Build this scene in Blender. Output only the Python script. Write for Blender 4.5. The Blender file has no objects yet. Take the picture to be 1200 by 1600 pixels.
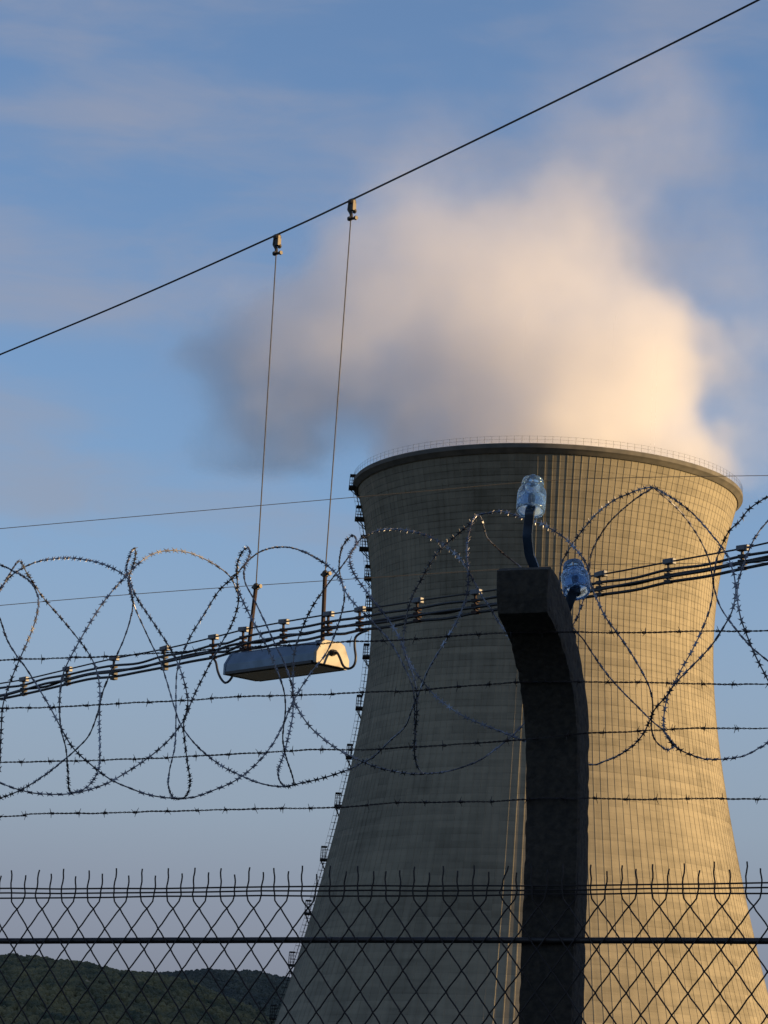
import bpy, math, random
import numpy as np
from mathutils import Vector, noise
R = math.radians
SC = bpy.context.scene
C = SC.collection
random.seed(7)

# ------------------------------------------------------------------ camera
FPX = 4667.0; PITCH = R(13.0); ROLL = R(2.8); CAM = np.array([0, 0, 1.6])
_r0 = np.array([1.0, 0, 0]); _u0 = np.array([0, -math.sin(PITCH), math.cos(PITCH)])
FW = np.array([0, math.cos(PITCH), math.sin(PITCH)])
RT = math.cos(ROLL)*_r0 + math.sin(ROLL)*_u0
UP = -math.sin(ROLL)*_r0 + math.cos(ROLL)*_u0
cam_d = bpy.data.cameras.new('camera'); cam = bpy.data.objects.new('camera', cam_d); C.objects.link(cam)
from mathutils import Matrix
m = Matrix(((RT[0], UP[0], -FW[0], 0), (RT[1], UP[1], -FW[1], 0), (RT[2], UP[2], -FW[2], 0), (0, 0, 0, 1)))
m.translation = Vector(CAM)
cam.matrix_world = m
cam_d.sensor_fit = 'VERTICAL'; cam_d.sensor_height = 36; cam_d.sensor_width = 36
cam_d.lens = FPX/1600*36
cam_d.clip_start = 0.1; cam_d.clip_end = 60000
SC.camera = cam

# ------------------------------------------------------------------ light
SUN_EL = R(9); SUN_AZ = R(99)          # azimuth clockwise from +Y
sdir = Vector((math.cos(SUN_EL)*math.sin(SUN_AZ), math.cos(SUN_EL)*math.cos(SUN_AZ), math.sin(SUN_EL)))
sd = bpy.data.lights.new('sun', 'SUN'); sun = bpy.data.objects.new('sun', sd); C.objects.link(sun)
sd.energy = 3.2; sd.angle = R(0.5); sd.color = (1.0, 0.67, 0.31)
sun.rotation_euler = sdir.to_track_quat('Z', 'Y').to_euler()
sun.location = (60, -10, 30)
W = bpy.data.worlds.new('World'); SC.world = W; W.use_nodes = True
nt = W.node_tree; nt.nodes.clear()
def N(t, tree=None, **kw):
    n = (tree or nt).nodes.new(t)
    for k, v in kw.items(): setattr(n, k, v)
    return n
sky = N('ShaderNodeTexSky', sky_type='NISHITA', sun_disc=False, sun_elevation=SUN_EL, sun_rotation=SUN_AZ)
sky.altitude = 200; sky.air_density = 1.0; sky.dust_density = 0.6; sky.ozone_density = 2.5
tc = N('ShaderNodeTexCoord'); sep = N('ShaderNodeSeparateXYZ')
nt.links.new(tc.outputs['Generated'], sep.inputs[0])
mp = N('ShaderNodeMapping'); mp.inputs['Scale'].default_value = (6.0, 6.0, 21.0); mp.inputs['Location'].default_value = (1.3, 0.4, 2.1)
nt.links.new(tc.outputs['Generated'], mp.inputs[0])
nz = N('ShaderNodeTexNoise'); nz.inputs['Scale'].default_value = 1.0; nz.inputs['Detail'].default_value = 5; nz.inputs['Roughness'].default_value = 0.5
nt.links.new(mp.outputs[0], nz.inputs['Vector'])
cr = N('ShaderNodeMapRange'); cr.inputs[1].default_value = 0.46; cr.inputs[2].default_value = 0.70; cr.interpolation_type = 'SMOOTHSTEP'
cr.inputs[3].default_value = 0.0; cr.inputs[4].default_value = 0.65
mp2 = N('ShaderNodeMapping'); mp2.inputs['Scale'].default_value = (17.0, 17.0, 60.0); mp2.inputs['Rotation'].default_value = (0.0, 0.10, 0.0)
nt.links.new(tc.outputs['Generated'], mp2.inputs[0])
nzb = N('ShaderNodeTexNoise'); nzb.inputs['Scale'].default_value = 1.0; nzb.inputs['Detail'].default_value = 8; nzb.inputs['Roughness'].default_value = 0.6; nzb.inputs['Distortion'].default_value = 0.6
nt.links.new(mp2.outputs[0], nzb.inputs['Vector'])
mm = N('ShaderNodeMath', operation='MULTIPLY_ADD'); mm.inputs[1].default_value = 0.24; nt.links.new(nzb.outputs[0], mm.inputs[0])
mm2 = N('ShaderNodeMath', operation='MULTIPLY'); mm2.inputs[1].default_value = 0.80; nt.links.new(nz.outputs[0], mm2.inputs[0]); nt.links.new(mm2.outputs[0], mm.inputs[2])
nt.links.new(mm.outputs[0], cr.inputs[0])
# low haze band of thin cloud near the horizon
hz = N('ShaderNodeMapRange'); hz.inputs[1].default_value = 0.25; hz.inputs[2].default_value = 0.09
hz.inputs[3].default_value = 0.0; hz.inputs[4].default_value = 0.95; hz.interpolation_type = 'SMOOTHSTEP'
nt.links.new(sep.outputs['Z'], hz.inputs[0])
mxf = N('ShaderNodeMath', operation='MAXIMUM'); nt.links.new(cr.outputs[0], mxf.inputs[0]); nt.links.new(hz.outputs[0], mxf.inputs[1])
# the sky is tinted slightly towards a dusk blue
tint = N('ShaderNodeMix', data_type='RGBA', blend_type='MULTIPLY'); tint.inputs[0].default_value = 1.0
tint.inputs[7].default_value = (1.0, 0.95, 1.04, 1)
nt.links.new(sky.outputs[0], tint.inputs[6])
cmix = N('ShaderNodeMix', data_type='RGBA')
crp = N('ShaderNodeValToRGB'); el = crp.color_ramp.elements
el[0].position = 0.05; el[0].color = (0.95/3, 1.02/3, 1.33/3, 1)
el[1].position = 0.30; el[1].color = (1.62/3, 1.72/3, 2.15/3, 1)
e2 = crp.color_ramp.elements.new(.125); e2.color = (1.38/3, 1.66/3, 2.08/3, 1)
e3 = crp.color_ramp.elements.new(.085); e3.color = (1.2/3, 1.34/3, 1.72/3, 1)
nt.links.new(sep.outputs['Z'], crp.inputs[0])
cs = N('ShaderNodeVectorMath', operation='SCALE'); cs.inputs['Scale'].default_value = 3.0; nt.links.new(crp.outputs[0], cs.inputs[0])
nt.links.new(cs.outputs[0], cmix.inputs[7])
nt.links.new(mxf.outputs[0], cmix.inputs[0]); nt.links.new(tint.outputs[2], cmix.inputs[6])
bg = N('ShaderNodeBackground'); bg.inputs[1].default_value = 0.066
nt.links.new(cmix.outputs[2], bg.inputs[0])
wo = N('ShaderNodeOutputWorld'); nt.links.new(bg.outputs[0], wo.inputs[0])
SC.view_settings.view_transform = 'Standard'; SC.view_settings.look = 'None'
SC.view_settings.exposure = 1.6; SC.view_settings.gamma = 1; SC.view_settings.use_curve_mapping = False
SC.cycles.volume_bounces = 12; SC.cycles.max_bounces = 14; SC.cycles.transmission_bounces = 8
SC.cycles.volume_step_rate = 1.0
SC.cycles.use_denoising = True

# ------------------------------------------------------------------ helpers
def ray(x, y):
    v = (x-600)*RT - (y-800)*UP + FPX*FW
    return v/np.linalg.norm(v)
def hit(x, y, P, n):
    r = ray(x, y); t = ((P-CAM)@n)/(r@n)
    return CAM + t*r
def props(o, label=None, cat=None, group=None, kind=None):
    if label: o['label'] = label
    if cat: o['category'] = cat
    if group: o['group'] = group
    if kind: o['kind'] = kind
    return o
def empty(name, loc, label, cat, group=None):
    o = bpy.data.objects.new(name, None); C.objects.link(o); o.location = loc; o.empty_display_size = 0.2
    return props(o, label, cat, group)
class MB:
    def __init__(s): s.v = []; s.f = []
    def add(s, vs, fs):
        b = len(s.v); s.v += [tuple(map(float, p)) for p in vs]; s.f += [tuple(i+b for i in q) for q in fs]; return s
    def tube(s, pts, r, k=6, cap=True, closed=False):
        P = [np.array(p, float) for p in pts]; n = len(P)
        rr = r if hasattr(r, '__len__') else [r]*n
        T = []
        for i in range(n):
            a = P[(i-1) % n] if (closed or i > 0) else P[i]; b = P[(i+1) % n] if (closed or i < n-1) else P[i]
            t = b-a; T.append(t/(np.linalg.norm(t)+1e-12))
        ref = np.array([0, 0, 1.0]) if abs(T[0][2]) < .9 else np.array([1.0, 0, 0])
        u = np.cross(T[0], ref); u /= np.linalg.norm(u)
        vs = []
        for i in range(n):
            u = u - T[i]*(u@T[i]); u /= (np.linalg.norm(u)+1e-12); w = np.cross(T[i], u)
            for j in range(k):
                a = 2*math.pi*j/k; vs.append(P[i]+rr[i]*(math.cos(a)*u+math.sin(a)*w))
        fs = []
        for i in range(n if closed else n-1):
            i2 = (i+1) % n
            for j in range(k):
                fs.append((i*k+j, i*k+(j+1) % k, i2*k+(j+1) % k, i2*k+j))
        if cap and not closed:
            fs.append(tuple(reversed(range(k)))); fs.append(tuple((n-1)*k+j for j in range(k)))
        return s.add(vs, fs)
    def box(s, c, ax, ay, az):      # centre, half-extent vectors
        c, ax, ay, az = map(lambda q: np.array(q, float), (c, ax, ay, az))
        vs = [c+i*ax+j*ay+k*az for k in (-1, 1) for j in (-1, 1) for i in (-1, 1)]
        return s.add(vs, [(0, 2, 3, 1), (4, 5, 7, 6), (0, 1, 5, 4), (2, 6, 7, 3), (0, 4, 6, 2), (1, 3, 7, 5)])
    def rings(s, rings, cap0=True, cap1=True):
        k = len(rings[0]); vs = [p for r_ in rings for p in r_]; fs = []
        for i in range(len(rings)-1):
            for j in range(k):
                fs.append((i*k+j, i*k+(j+1) % k, (i+1)*k+(j+1) % k, (i+1)*k+j))
        if cap0: fs.append(tuple(reversed(range(k))))
        if cap1: fs.append(tuple((len(rings)-1)*k+j for j in range(k)))
        return s.add(vs, fs)
    def build(s, name, mat, parent=None, smooth=False, bevel=0, auto=None):
        me = bpy.data.meshes.new(name)
        off = Vector((0, 0, 0))
        if parent is not None: off = parent.matrix_world.translation if parent.parent is None else Vector((0, 0, 0))
        me.from_pydata(s.v, [], s.f); me.update(); me.validate()
        me.materials.append(mat)
        if smooth: me.shade_smooth()
        o = bpy.data.objects.new(name, me); C.objects.link(o)
        if parent is not None:
            o.parent = parent; o.matrix_parent_inverse = world_of(parent).inverted()
        if bevel:
            b = o.modifiers.new('bevel', 'BEVEL'); b.width = bevel; b.segments = 2; b.limit_method = 'ANGLE'
        return o
def world_of(o):
    m_ = Matrix.Translation(o.location) @ o.rotation_euler.to_matrix().to_4x4()
    if o.parent is not None: m_ = world_of(o.parent) @ o.matrix_parent_inverse @ m_
    return m_
def solo(mb, name, mat, label, cat, group=None, kind=None, smooth=False, bevel=0):
    return props(mb.build(name, mat, None, smooth, bevel), label, cat, group, kind)
def lathe(prof, c, axis, k=40):
    axis = np.array(axis, float); axis /= np.linalg.norm(axis)
    u = np.cross(axis, [0, 1.0, 0.2]); u /= np.linalg.norm(u); w = np.cross(axis, u); c = np.array(c)
    return [[c+axis*h+r*(math.cos(2*math.pi*j/k)*u+math.sin(2*math.pi*j/k)*w) for j in range(k)] for r, h in prof]
def catmull(pts, step):
    P = [np.array(p, float) for p in pts]
    P = [2*P[0]-P[1]] + P + [2*P[-1]-P[-2]]
    out = []
    for i in range(1, len(P)-2):
        a, b, c, d = P[i-1:i+3]; n = max(1, int(np.linalg.norm(c-b)/step))
        for j in range(n):
            t = j/n
            out.append(.5*((2*b)+(c-a)*t+(2*a-5*b+4*c-d)*t*t+(3*b-a-3*c+d)*t**3))
    out.append(P[-2]); return out

def mat(name, col, rough=.6, metal=0, col2=None, nscale=20, bump=0, bscale=None, detail=5, coord='Object', rough2=None, lo=.35, hi=.65):
    m_ = bpy.data.materials.new(name); m_.use_nodes = True; t = m_.node_tree; b = t.nodes['Principled BSDF']
    b.inputs['Base Color'].default_value = (*col, 1); b.inputs['Roughness'].default_value = rough; b.inputs['Metallic'].default_value = metal
    co = t.nodes.new('ShaderNodeTexCoord')
    if col2 or rough2:
        n = t.nodes.new('ShaderNodeTexNoise'); n.inputs['Scale'].default_value = nscale; n.inputs['Detail'].default_value = detail
        t.links.new(co.outputs[coord], n.inputs['Vector'])
        r_ = t.nodes.new('ShaderNodeMapRange'); r_.inputs[1].default_value = lo; r_.inputs[2].default_value = hi; t.links.new(n.outputs[0], r_.inputs[0])
        if col2:
            x = t.nodes.new('ShaderNodeMix'); x.data_type = 'RGBA'; x.inputs[6].default_value = (*col, 1); x.inputs[7].default_value = (*col2, 1)
            t.links.new(r_.outputs[0], x.inputs[0]); t.links.new(x.outputs[2], b.inputs['Base Color'])
        if rough2:
            y = t.nodes.new('ShaderNodeMapRange'); y.inputs[3].default_value = rough; y.inputs[4].default_value = rough2
            t.links.new(r_.outputs[0], y.inputs[0]); t.links.new(y.outputs[0], b.inputs['Roughness'])
    if bump:
        n2 = t.nodes.new('ShaderNodeTexNoise'); n2.inputs['Scale'].default_value = bscale or nscale*3; n2.inputs['Detail'].default_value = 6
        t.links.new(co.outputs[coord], n2.inputs['Vector'])
        bp = t.nodes.new('ShaderNodeBump'); bp.inputs['Strength'].default_value = 1; bp.inputs['Distance'].default_value = bump
        t.links.new(n2.outputs[0], bp.inputs['Height']); t.links.new(bp.outputs[0], b.inputs['Normal'])
    return m_
M = {}
M['grass'] = mat('grass_ground', (.018, .03, .012), .9, col2=(.03, .03, .016), nscale=.4, bump=.03, bscale=6)
M['hill'] = mat('wooded_slope', (.02, .028, .012), .95, col2=(.03, .035, .015), nscale=.01)
M['crown'] = mat('tree_crown_leaves', (.034, .046, .026), .9, col2=(.15, .13, .055), nscale=.02, detail=8)
M['crown_far'] = mat('far_crown_leaves', (.038, .046, .038), .9, col2=(.075, .08, .055), nscale=.012, detail=8)
M['rock'] = mat('pale_limestone', (.4, .33, .2), .9, col2=(.25, .2, .13), nscale=.2)
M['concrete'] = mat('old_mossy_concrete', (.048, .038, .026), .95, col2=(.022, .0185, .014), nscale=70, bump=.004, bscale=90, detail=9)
M['wire'] = mat('weathered_fence_wire', (.014, .010, .009), .6, .2, col2=(.022, .013, .009), nscale=60)
M['rail'] = mat('dark_painted_rail', (.012, .009, .008), .5, 0, col2=(.02, .013, .01), nscale=40)
M['barbed'] = mat('barbed_wire_steel', (.025, .022, .023), .6, .4, col2=(.04, .025, .02), nscale=80)
M['razor'] = mat('galvanised_razor_tape', (.26, .27, .30), .42, .85, col2=(.06, .055, .06), nscale=14, rough2=.55)
M['blackcable'] = mat('black_cable_sheath', (.012, .012, .013), .5)
M['steelrope'] = mat('dark_steel_rope', (.018, .016, .016), .6, .1)
M['rust'] = mat('rusty_iron', (.035, .016, .011), .8, .2, col2=(.02, .011, .009), nscale=30)
M['brass'] = mat('weathered_brass_clamp', (.05, .04, .026), .5, .5, col2=(.03, .025, .02), nscale=60)
M['grey'] = mat('grey_plastic_clip', (.10, .105, .115), .5, col2=(.10, .10, .105), nscale=50)
M['housing'] = mat('blue_grey_painted_metal', (.13, .18, .24), .38, .35, col2=(.09, .13, .17), nscale=8)
M['endcap'] = mat('cream_painted_metal', (.24, .215, .17), .55, .0, col2=(.10, .075, .045), nscale=9, lo=.45, hi=.72)
M['lampglass'] = mat('dark_lamp_glass', (.01, .012, .012), .25)
M['bracket'] = mat('painted_steel_bracket', (.05, .08, .125), .42, .4, col2=(.025, .035, .05), nscale=30)
M['tower_trim'] = mat('dark_weathered_concrete', (.075, .072, .062), .9, col2=(.12, .11, .09), nscale=.5)
M['gallery'] = mat('dark_gallery_steel', (.02, .02, .022), .7, .3)
M['thinwire'] = mat('aluminium_conductor', (.022, .022, .024), .6, 0)

g = bpy.data.materials.new('blue_insulator_glass'); g.use_nodes = True; t = g.node_tree; b = t.nodes['Principled BSDF']
b.inputs['Base Color'].default_value = (.52, .74, .96, 1); b.inputs['Roughness'].default_value = .06
b.inputs['Transmission Weight'].default_value = 1.0; b.inputs['IOR'].default_value = 1.45
tl = t.nodes.new('ShaderNodeBsdfTranslucent'); tl.inputs[0].default_value = (.45, .60, .78, 1)
df = t.nodes.new('ShaderNodeBsdfDiffuse'); df.inputs[0].default_value = (.09, .19, .38, 1)
a1 = t.nodes.new('ShaderNodeMixShader'); a1.inputs[0].default_value = .5
t.links.new(tl.outputs[0], a1.inputs[1]); t.links.new(df.outputs[0], a1.inputs[2])
a2 = t.nodes.new('ShaderNodeMixShader'); a2.inputs[0].default_value = .26
t.links.new(b.outputs[0], a2.inputs[1]); t.links.new(a1.outputs[0], a2.inputs[2])
t.links.new(a2.outputs[0], t.nodes['Material Output'].inputs['Surface'])
M['glass'] = g

# tower concrete: formwork panels from the UV map (u = rib bay, v = lift)
NR = 168; LIFT = 1.15
def tower_mat():
    m_ = bpy.data.materials.new('formwork_concrete'); m_.use_nodes = True; t = m_.node_tree; b = t.nodes['Principled BSDF']
    b.inputs['Roughness'].default_value = .95
    L = t.links.new
    def nd(ty, **k):
        n = t.nodes.new(ty)
        for a, v in k.items(): setattr(n, a, v)
        return n
    def math_(op, a, b_=None):
        n = nd('ShaderNodeMath', operation=op)
        for i, v in enumerate((a, b_)):
            if v is None: continue
            if isinstance(v, (int, float)): n.inputs[i].default_value = v
            else: L(v, n.inputs[i])
        return n.outputs[0]
    uv = nd('ShaderNodeUVMap'); uv.uv_map = 'UVMap'; s = nd('ShaderNodeSeparateXYZ'); L(uv.outputs[0], s.inputs[0])
    u, v = s.outputs[0], s.outputs[1]
    cb = nd('ShaderNodeCombineXYZ'); L(math_('FLOOR', math_('MULTIPLY', u, .5)), cb.inputs[0]); L(math_('FLOOR', v), cb.inputs[1])
    wn = nd('ShaderNodeTexWhiteNoise'); L(cb.outputs[0], wn.inputs['Vector'])
    cb2 = nd('ShaderNodeCombineXYZ'); L(math_('FLOOR', v), cb2.inputs[1])
    wn2 = nd('ShaderNodeTexWhiteNoise'); L(cb2.outputs[0], wn2.inputs['Vector'])
    tc_ = nd('ShaderNodeTexCoord')
    mp1 = nd('ShaderNodeMapping'); mp1.inputs['Scale'].default_value = (.06, .06, .035); L(tc_.outputs['Object'], mp1.inputs[0])
    n1 = nd('ShaderNodeTexNoise'); n1.inputs['Scale'].default_value = 1; n1.inputs['Detail'].default_value = 6; L(mp1.outputs[0], n1.inputs['Vector'])
    # rain streaks: high frequency round, low frequency up
    mp2 = nd('ShaderNodeMapping'); mp2.inputs['Scale'].default_value = (.9, .07, 1); L(uv.outputs[0], mp2.inputs[0])
    n2 = nd('ShaderNodeTexNoise'); n2.inputs['Scale'].default_value = 1; n2.inputs['Detail'].default_value = 5; L(mp2.outputs[0], n2.inputs['Vector'])
    mp3 = nd('ShaderNodeMapping'); mp3.inputs['Scale'].default_value = (.16, 1.1, 1); L(uv.outputs[0], mp3.inputs[0])
    n3 = nd('ShaderNodeTexNoise'); n3.inputs['Scale'].default_value = 1; n3.inputs['Detail'].default_value = 6; L(mp3.outputs[0], n3.inputs['Vector'])
    val = math_('ADD', math_('MULTIPLY', wn.outputs[0], .12), math_('MULTIPLY', wn2.outputs[0], .12))
    val = math_('ADD', val, math_('MULTIPLY', n1.outputs[0], .75))
    val = math_('ADD', val, math_('MULTIPLY', n2.outputs[0], .52))
    val = math_('ADD', val, math_('MULTIPLY', n3.outputs[0], .40))
    # joint line at the foot of each lift
    fr = math_('FRACT', v)
    hm = nd('ShaderNodeMapRange'); L(v, hm.inputs[0]); hm.inputs[1].default_value = 45; hm.inputs[2].default_value = 95; hm.inputs[3].default_value = .22; hm.inputs[4].default_value = 1.0
    cbj = nd('ShaderNodeMapping'); cbj.inputs['Scale'].default_value = (.5, 1.3, 1); L(uv.outputs[0], cbj.inputs[0])
    nj = nd('ShaderNodeTexNoise'); nj.inputs['Scale'].default_value = 1; nj.inputs['Detail'].default_value = 4; L(cbj.outputs[0], nj.inputs['Vector'])
    jn = math_('MULTIPLY', math_('MULTIPLY', math_('LESS_THAN', fr, .13), hm.outputs[0]), math_('MULTIPLY', nj.outputs[0], 1.9))
    val = math_('SUBTRACT', val, math_('ADD', math_('MULTIPLY', jn, .20), .12))
    rp = nd('ShaderNodeValToRGB'); L(val, rp.inputs[0])
    e = rp.color_ramp.elements
    e[0].position = .42; e[0].color = (.080, .070, .045, 1)
    e[1].position = 1.02; e[1].color = (.255, .225, .158, 1)
    x = rp.color_ramp.elements.new(.74); x.color = (.180, .160, .113, 1)
    L(rp.outputs[0], b.inputs['Base Color'])
    bp = nd('ShaderNodeBump'); bp.inputs['Distance'].default_value = .08; bp.inputs['Strength'].default_value = .8
    L(math_('SUBTRACT', math_('MULTIPLY', n3.outputs[0], .8), math_('MULTIPLY', jn, .5)), bp.inputs['Height'])
    L(bp.outputs[0], b.inputs['Normal'])
    return m_
M['tower'] = tower_mat()

# ------------------------------------------------------------------ ground
mb = MB(); S = 30000
mb.add([(-S, -S, 0), (S, -S, 0), (S, S, 0), (-S, S, 0)], [(0, 1, 2, 3)])
props(mb.build('ground', M['grass']), kind='structure')

# unseen bank added on the right to keep evening sun off the fence
mb = MB(); xs_b = np.linspace(9, 34, 26); ys_b = np.linspace(-30, 40, 71)
def bank(x, y):
    t_ = max(0, 1-abs(x-19)/9.5); t_ = t_*t_*(3-2*t_)
    e_ = min(1, (y+30)/8, (40-y)/8)
    return -.05+(5.95+.35*noise.noise(Vector((0, y*.35, 0)))+.10*noise.noise(Vector((x, y*2, 0))))*t_*max(0, e_)
mb.add([(x, y, bank(x, y)) for y in ys_b for x in xs_b], [(j*26+i, j*26+i+1, (j+1)*26+i+1, (j+1)*26+i) for j in range(70) for i in range(25)])
props(mb.build('added_shade_bank', M['grass'], smooth=True), kind='structure')
# mountain added far right, unseen, to throw evening shade over the wooded hills
mb = MB(); xs_b = np.linspace(1150, 4600, 50); ys_b = np.linspace(1200, 8200, 80)
def mount(x, y):
    t_ = min(1, max(0, (x-1150)/900))*min(1, max(0, (4600-x)/1800)); e_ = min(1, (y-1200)/1500, (8200-y)/900)
    return -5+(930+60*noise.noise(Vector((x*.002, y*.002, 0)))+25*noise.noise(Vector((x*.009, y*.009, 0))))*(t_*t_*(3-2*t_))*max(0, e_)
mb.add([(x, y, mount(x, y)) for y in ys_b for x in xs_b], [(j*50+i, j*50+i+1, (j+1)*50+i+1, (j+1)*50+i) for j in range(79) for i in range(49)])
props(mb.build('added_shade_mountain', M['hill'], smooth=True), kind='structure')

# ------------------------------------------------------------------ hills and forest
def hill(name, D, prof, matr, depth, crown_r, cmat, xr, label):
    # prof: photo skyline -> crest height at distance D
    xs, zs = [], []
    for px, py in prof:
        p_ = hit(px, py, np.array([0, D, 0.]), np.array([0, 1., 0])); xs.append(p_[0]); zs.append(p_[2])
    def crest(x): return float(np.interp(x, xs, zs))*.985-crown_r*.9
    def hgt(x, t):
        y = D + (t-1)*depth + 0
        h = crest(x)*(math.sin(max(0, min(t, 1))*math.pi/2)**1.15 if t < 1 else math.cos(min(1, (t-1)*.6)*math.pi/2))
        h += (noise.noise(Vector((x*.004, y*.004, D*.01)))*14 + noise.noise(Vector((x*.015, y*.015, 3)))*5)*min(1, t*1.5)*(1 if t < .93 else .3)
        return Vector((x, y, h))
    mb = MB(); nx, ny = 160, 40
    X = np.linspace(xs[0], xs[-1], nx)
    mb.add([hgt(x, t) for t in np.linspace(0, 2.6, ny) for x in X],
           [(j*nx+i, j*nx+i+1, (j+1)*nx+i+1, (j+1)*nx+i) for j in range(ny-1) for i in range(nx-1)])
    props(mb.build(name, matr, smooth=True), kind='structure')
    # crowns
    import bmesh
    var = []
    for k in range(10):
        bm = bmesh.new(); bmesh.ops.create_icosphere(bm, subdivisions=2, radius=1)
        for v in bm.verts:
            q = v.co.normalized(); d = 1+.38*noise.noise(q*1.9+Vector((k*7, 0, 0)))+.25*noise.noise(q*5+Vector((0, k*5, 0)))
            v.co = q*d; v.co.z *= 1.15
        var.append((np.array([v.co[:] for v in bm.verts]), np.array([[v.index for v in f_.verts] for f_ in bm.faces]))); bm.free()
    rnd = random.Random(int(D)); VV = []; FF = []; base = 0
    x0, x1 = xr; x = x0
    step = crown_r*1.25
    tmin = .12
    while x < x1:
        t_ = tmin
        while t_ < 1.04:
            jx = x+rnd.uniform(-.6, .6)*step; jt = t_+rnd.uniform(-.5, .5)*step/depth
            p_ = hgt(jx, min(jt, 1.02)); r_ = crown_r*rnd.uniform(.55, 1.15)
            v, f_ = var[rnd.randrange(10)]; a = rnd.uniform(0, 6.28)
            ca, sa = math.cos(a), math.sin(a)
            vv = v @ np.array([[ca, sa, 0], [-sa, ca, 0], [0, 0, 1.]]) * np.array([r_, r_, r_*rnd.uniform(.9, 1.4)]) + np.array([p_.x, p_.y, p_.z+r_*.35])
            VV.append(vv); FF.append(f_+base); base += len(v)
            t_ += step/depth*.9
        x += step
    VV = np.concatenate(VV); FF = np.concatenate(FF)
    me = bpy.data.meshes.new('forest'); me.from_pydata(VV.tolist(), [], FF.tolist()); me.update(); me.materials.append(cmat)
    o = bpy.data.objects.new('forest', me); C.objects.link(o); props(o, label, 'forest', kind='stuff')
    return hgt
h1 = hill('hill', 5000, [(-6000, 1700), (-3000, 1560), (-1200, 1500), (-300, 1500), (0, 1505), (60, 1505), (120, 1509), (160, 1514), (200, 1523), (255, 1528), (320, 1545), (400, 1578), (450, 1608), (700, 1800), (1200, 1900)],
     M['hill'], 1500, 6.0, M['crown'], (-800, 60), 'olive green wood on the near hillside, left of the tower foot')
h2 = hill('hill_ridge', 6500, [(-6000, 1700), (-2500, 1600), (0, 1545), (150, 1527), (240, 1521), (300, 1522), (330, 1519), (400, 1520), (440, 1527), (520, 1536), (800, 1570), (1100, 1640), (1600, 1720), (5000, 1900), (7000, 2000)],
     M['hill'], 1500, 6.5, M['crown_far'], (-760, 330), 'darker wood on the far ridge, between near hillside and tower')
mb = MB(); px, py = 135, 1539
r_ = ray(px, py); bt = CAM+r_*4400/r_[1]
for i in range(400):
    tt = (3300+i*5)/r_[1]; P = CAM+r_*tt; q = h1(P[0], (P[1]-5000)/1500+1)
    if P[2] <= q.z: bt = P; break
bt = bt-r_*22
mb.rings([[bt+np.array([math.cos(j*.4)*(7*a_+1.6*noise.noise(Vector((j*.9, k*.8, 0)))*a_*3), math.sin(j*.4)*6*a_, (k-4)*1.9+1.4*noise.noise(Vector((j*.7, k, 5)))-j*0]) for j in range(16)] for k, a_ in enumerate((.2, .55, .8, .7, .95, .6, .75, .4, .15))])
solo(mb, 'rock_outcrop', M['rock'], 'small pale yellowish rock faces showing through the trees of the near hillside', 'rock', kind='thing')

# ------------------------------------------------------------------ cooling tower
TX, TY = 29.0, 520.0
ZR = [(9, 51), (20, 46.9), (30, 43.7), (36, 41.7), (40, 40.7), (46, 39.0), (52, 37.6), (58, 36.1), (64, 34.7), (70, 33.65), (76, 32.6), (82, 31.6), (88, 30.85), (94, 30.4), (100, 30.2), (106, 30.3), (112, 31.0), (118, 32.2), (121, 32.85), (124, 33.5), (126.3, 34.0)]
zc = np.polyfit([z for z, r in ZR], [r for z, r in ZR], 6)
def TR(z): return float(np.polyval(zc, z))
tower = empty('cooling_tower', (TX, TY, 0), 'huge ribbed concrete cooling tower, sunlit on its right side and steaming at the top', 'cooling tower')
nz_ = int((126.3-9)/LIFT)+1
zs = [9+i*LIFT for i in range(nz_)]+[126.3]
ang = []
RIBW = .15
for i in range(NR):
    ang += [(i, 0), (i+RIBW*.12, 1), (i+RIBW*.88, 1), (i+RIBW, 0)]
verts = []; uvs = []
for z in zs:
    for a, e_ in ang:
        r_ = TR(z)+(.048 if e_ else 0); th = 2*math.pi*a/NR
        verts.append((TX+r_*math.cos(th), TY+r_*math.sin(th), z)); uvs.append((a, (z-9)/LIFT))
n = len(ang); faces = []; fuv = []
for j in range(len(zs)-1):
    for i in range(n):
        i2 = (i+1) % n
        faces.append((j*n+i, j*n+i2, (j+1)*n+i2, (j+1)*n+i))
        u0 = uvs[i][0]; u1 = uvs[i2][0] if i2 else NR; v0 = uvs[j*n][1]; v1 = uvs[(j+1)*n][1]
        fuv += [(u0, v0), (u1, v0), (u1, v1), (u0, v1)]
me = bpy.data.meshes.new('shell'); me.from_pydata(verts, [], faces); me.update()
uvl = me.uv_layers.new(name='UVMap'); uvl.data.foreach_set('uv', [c for q in fuv for c in q])
me.materials.append(M['tower'])
shell = bpy.data.objects.new('shell', me); C.objects.link(shell); shell.parent = tower; shell.matrix_parent_inverse = Matrix.Translation((-TX, -TY, 0))
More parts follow.
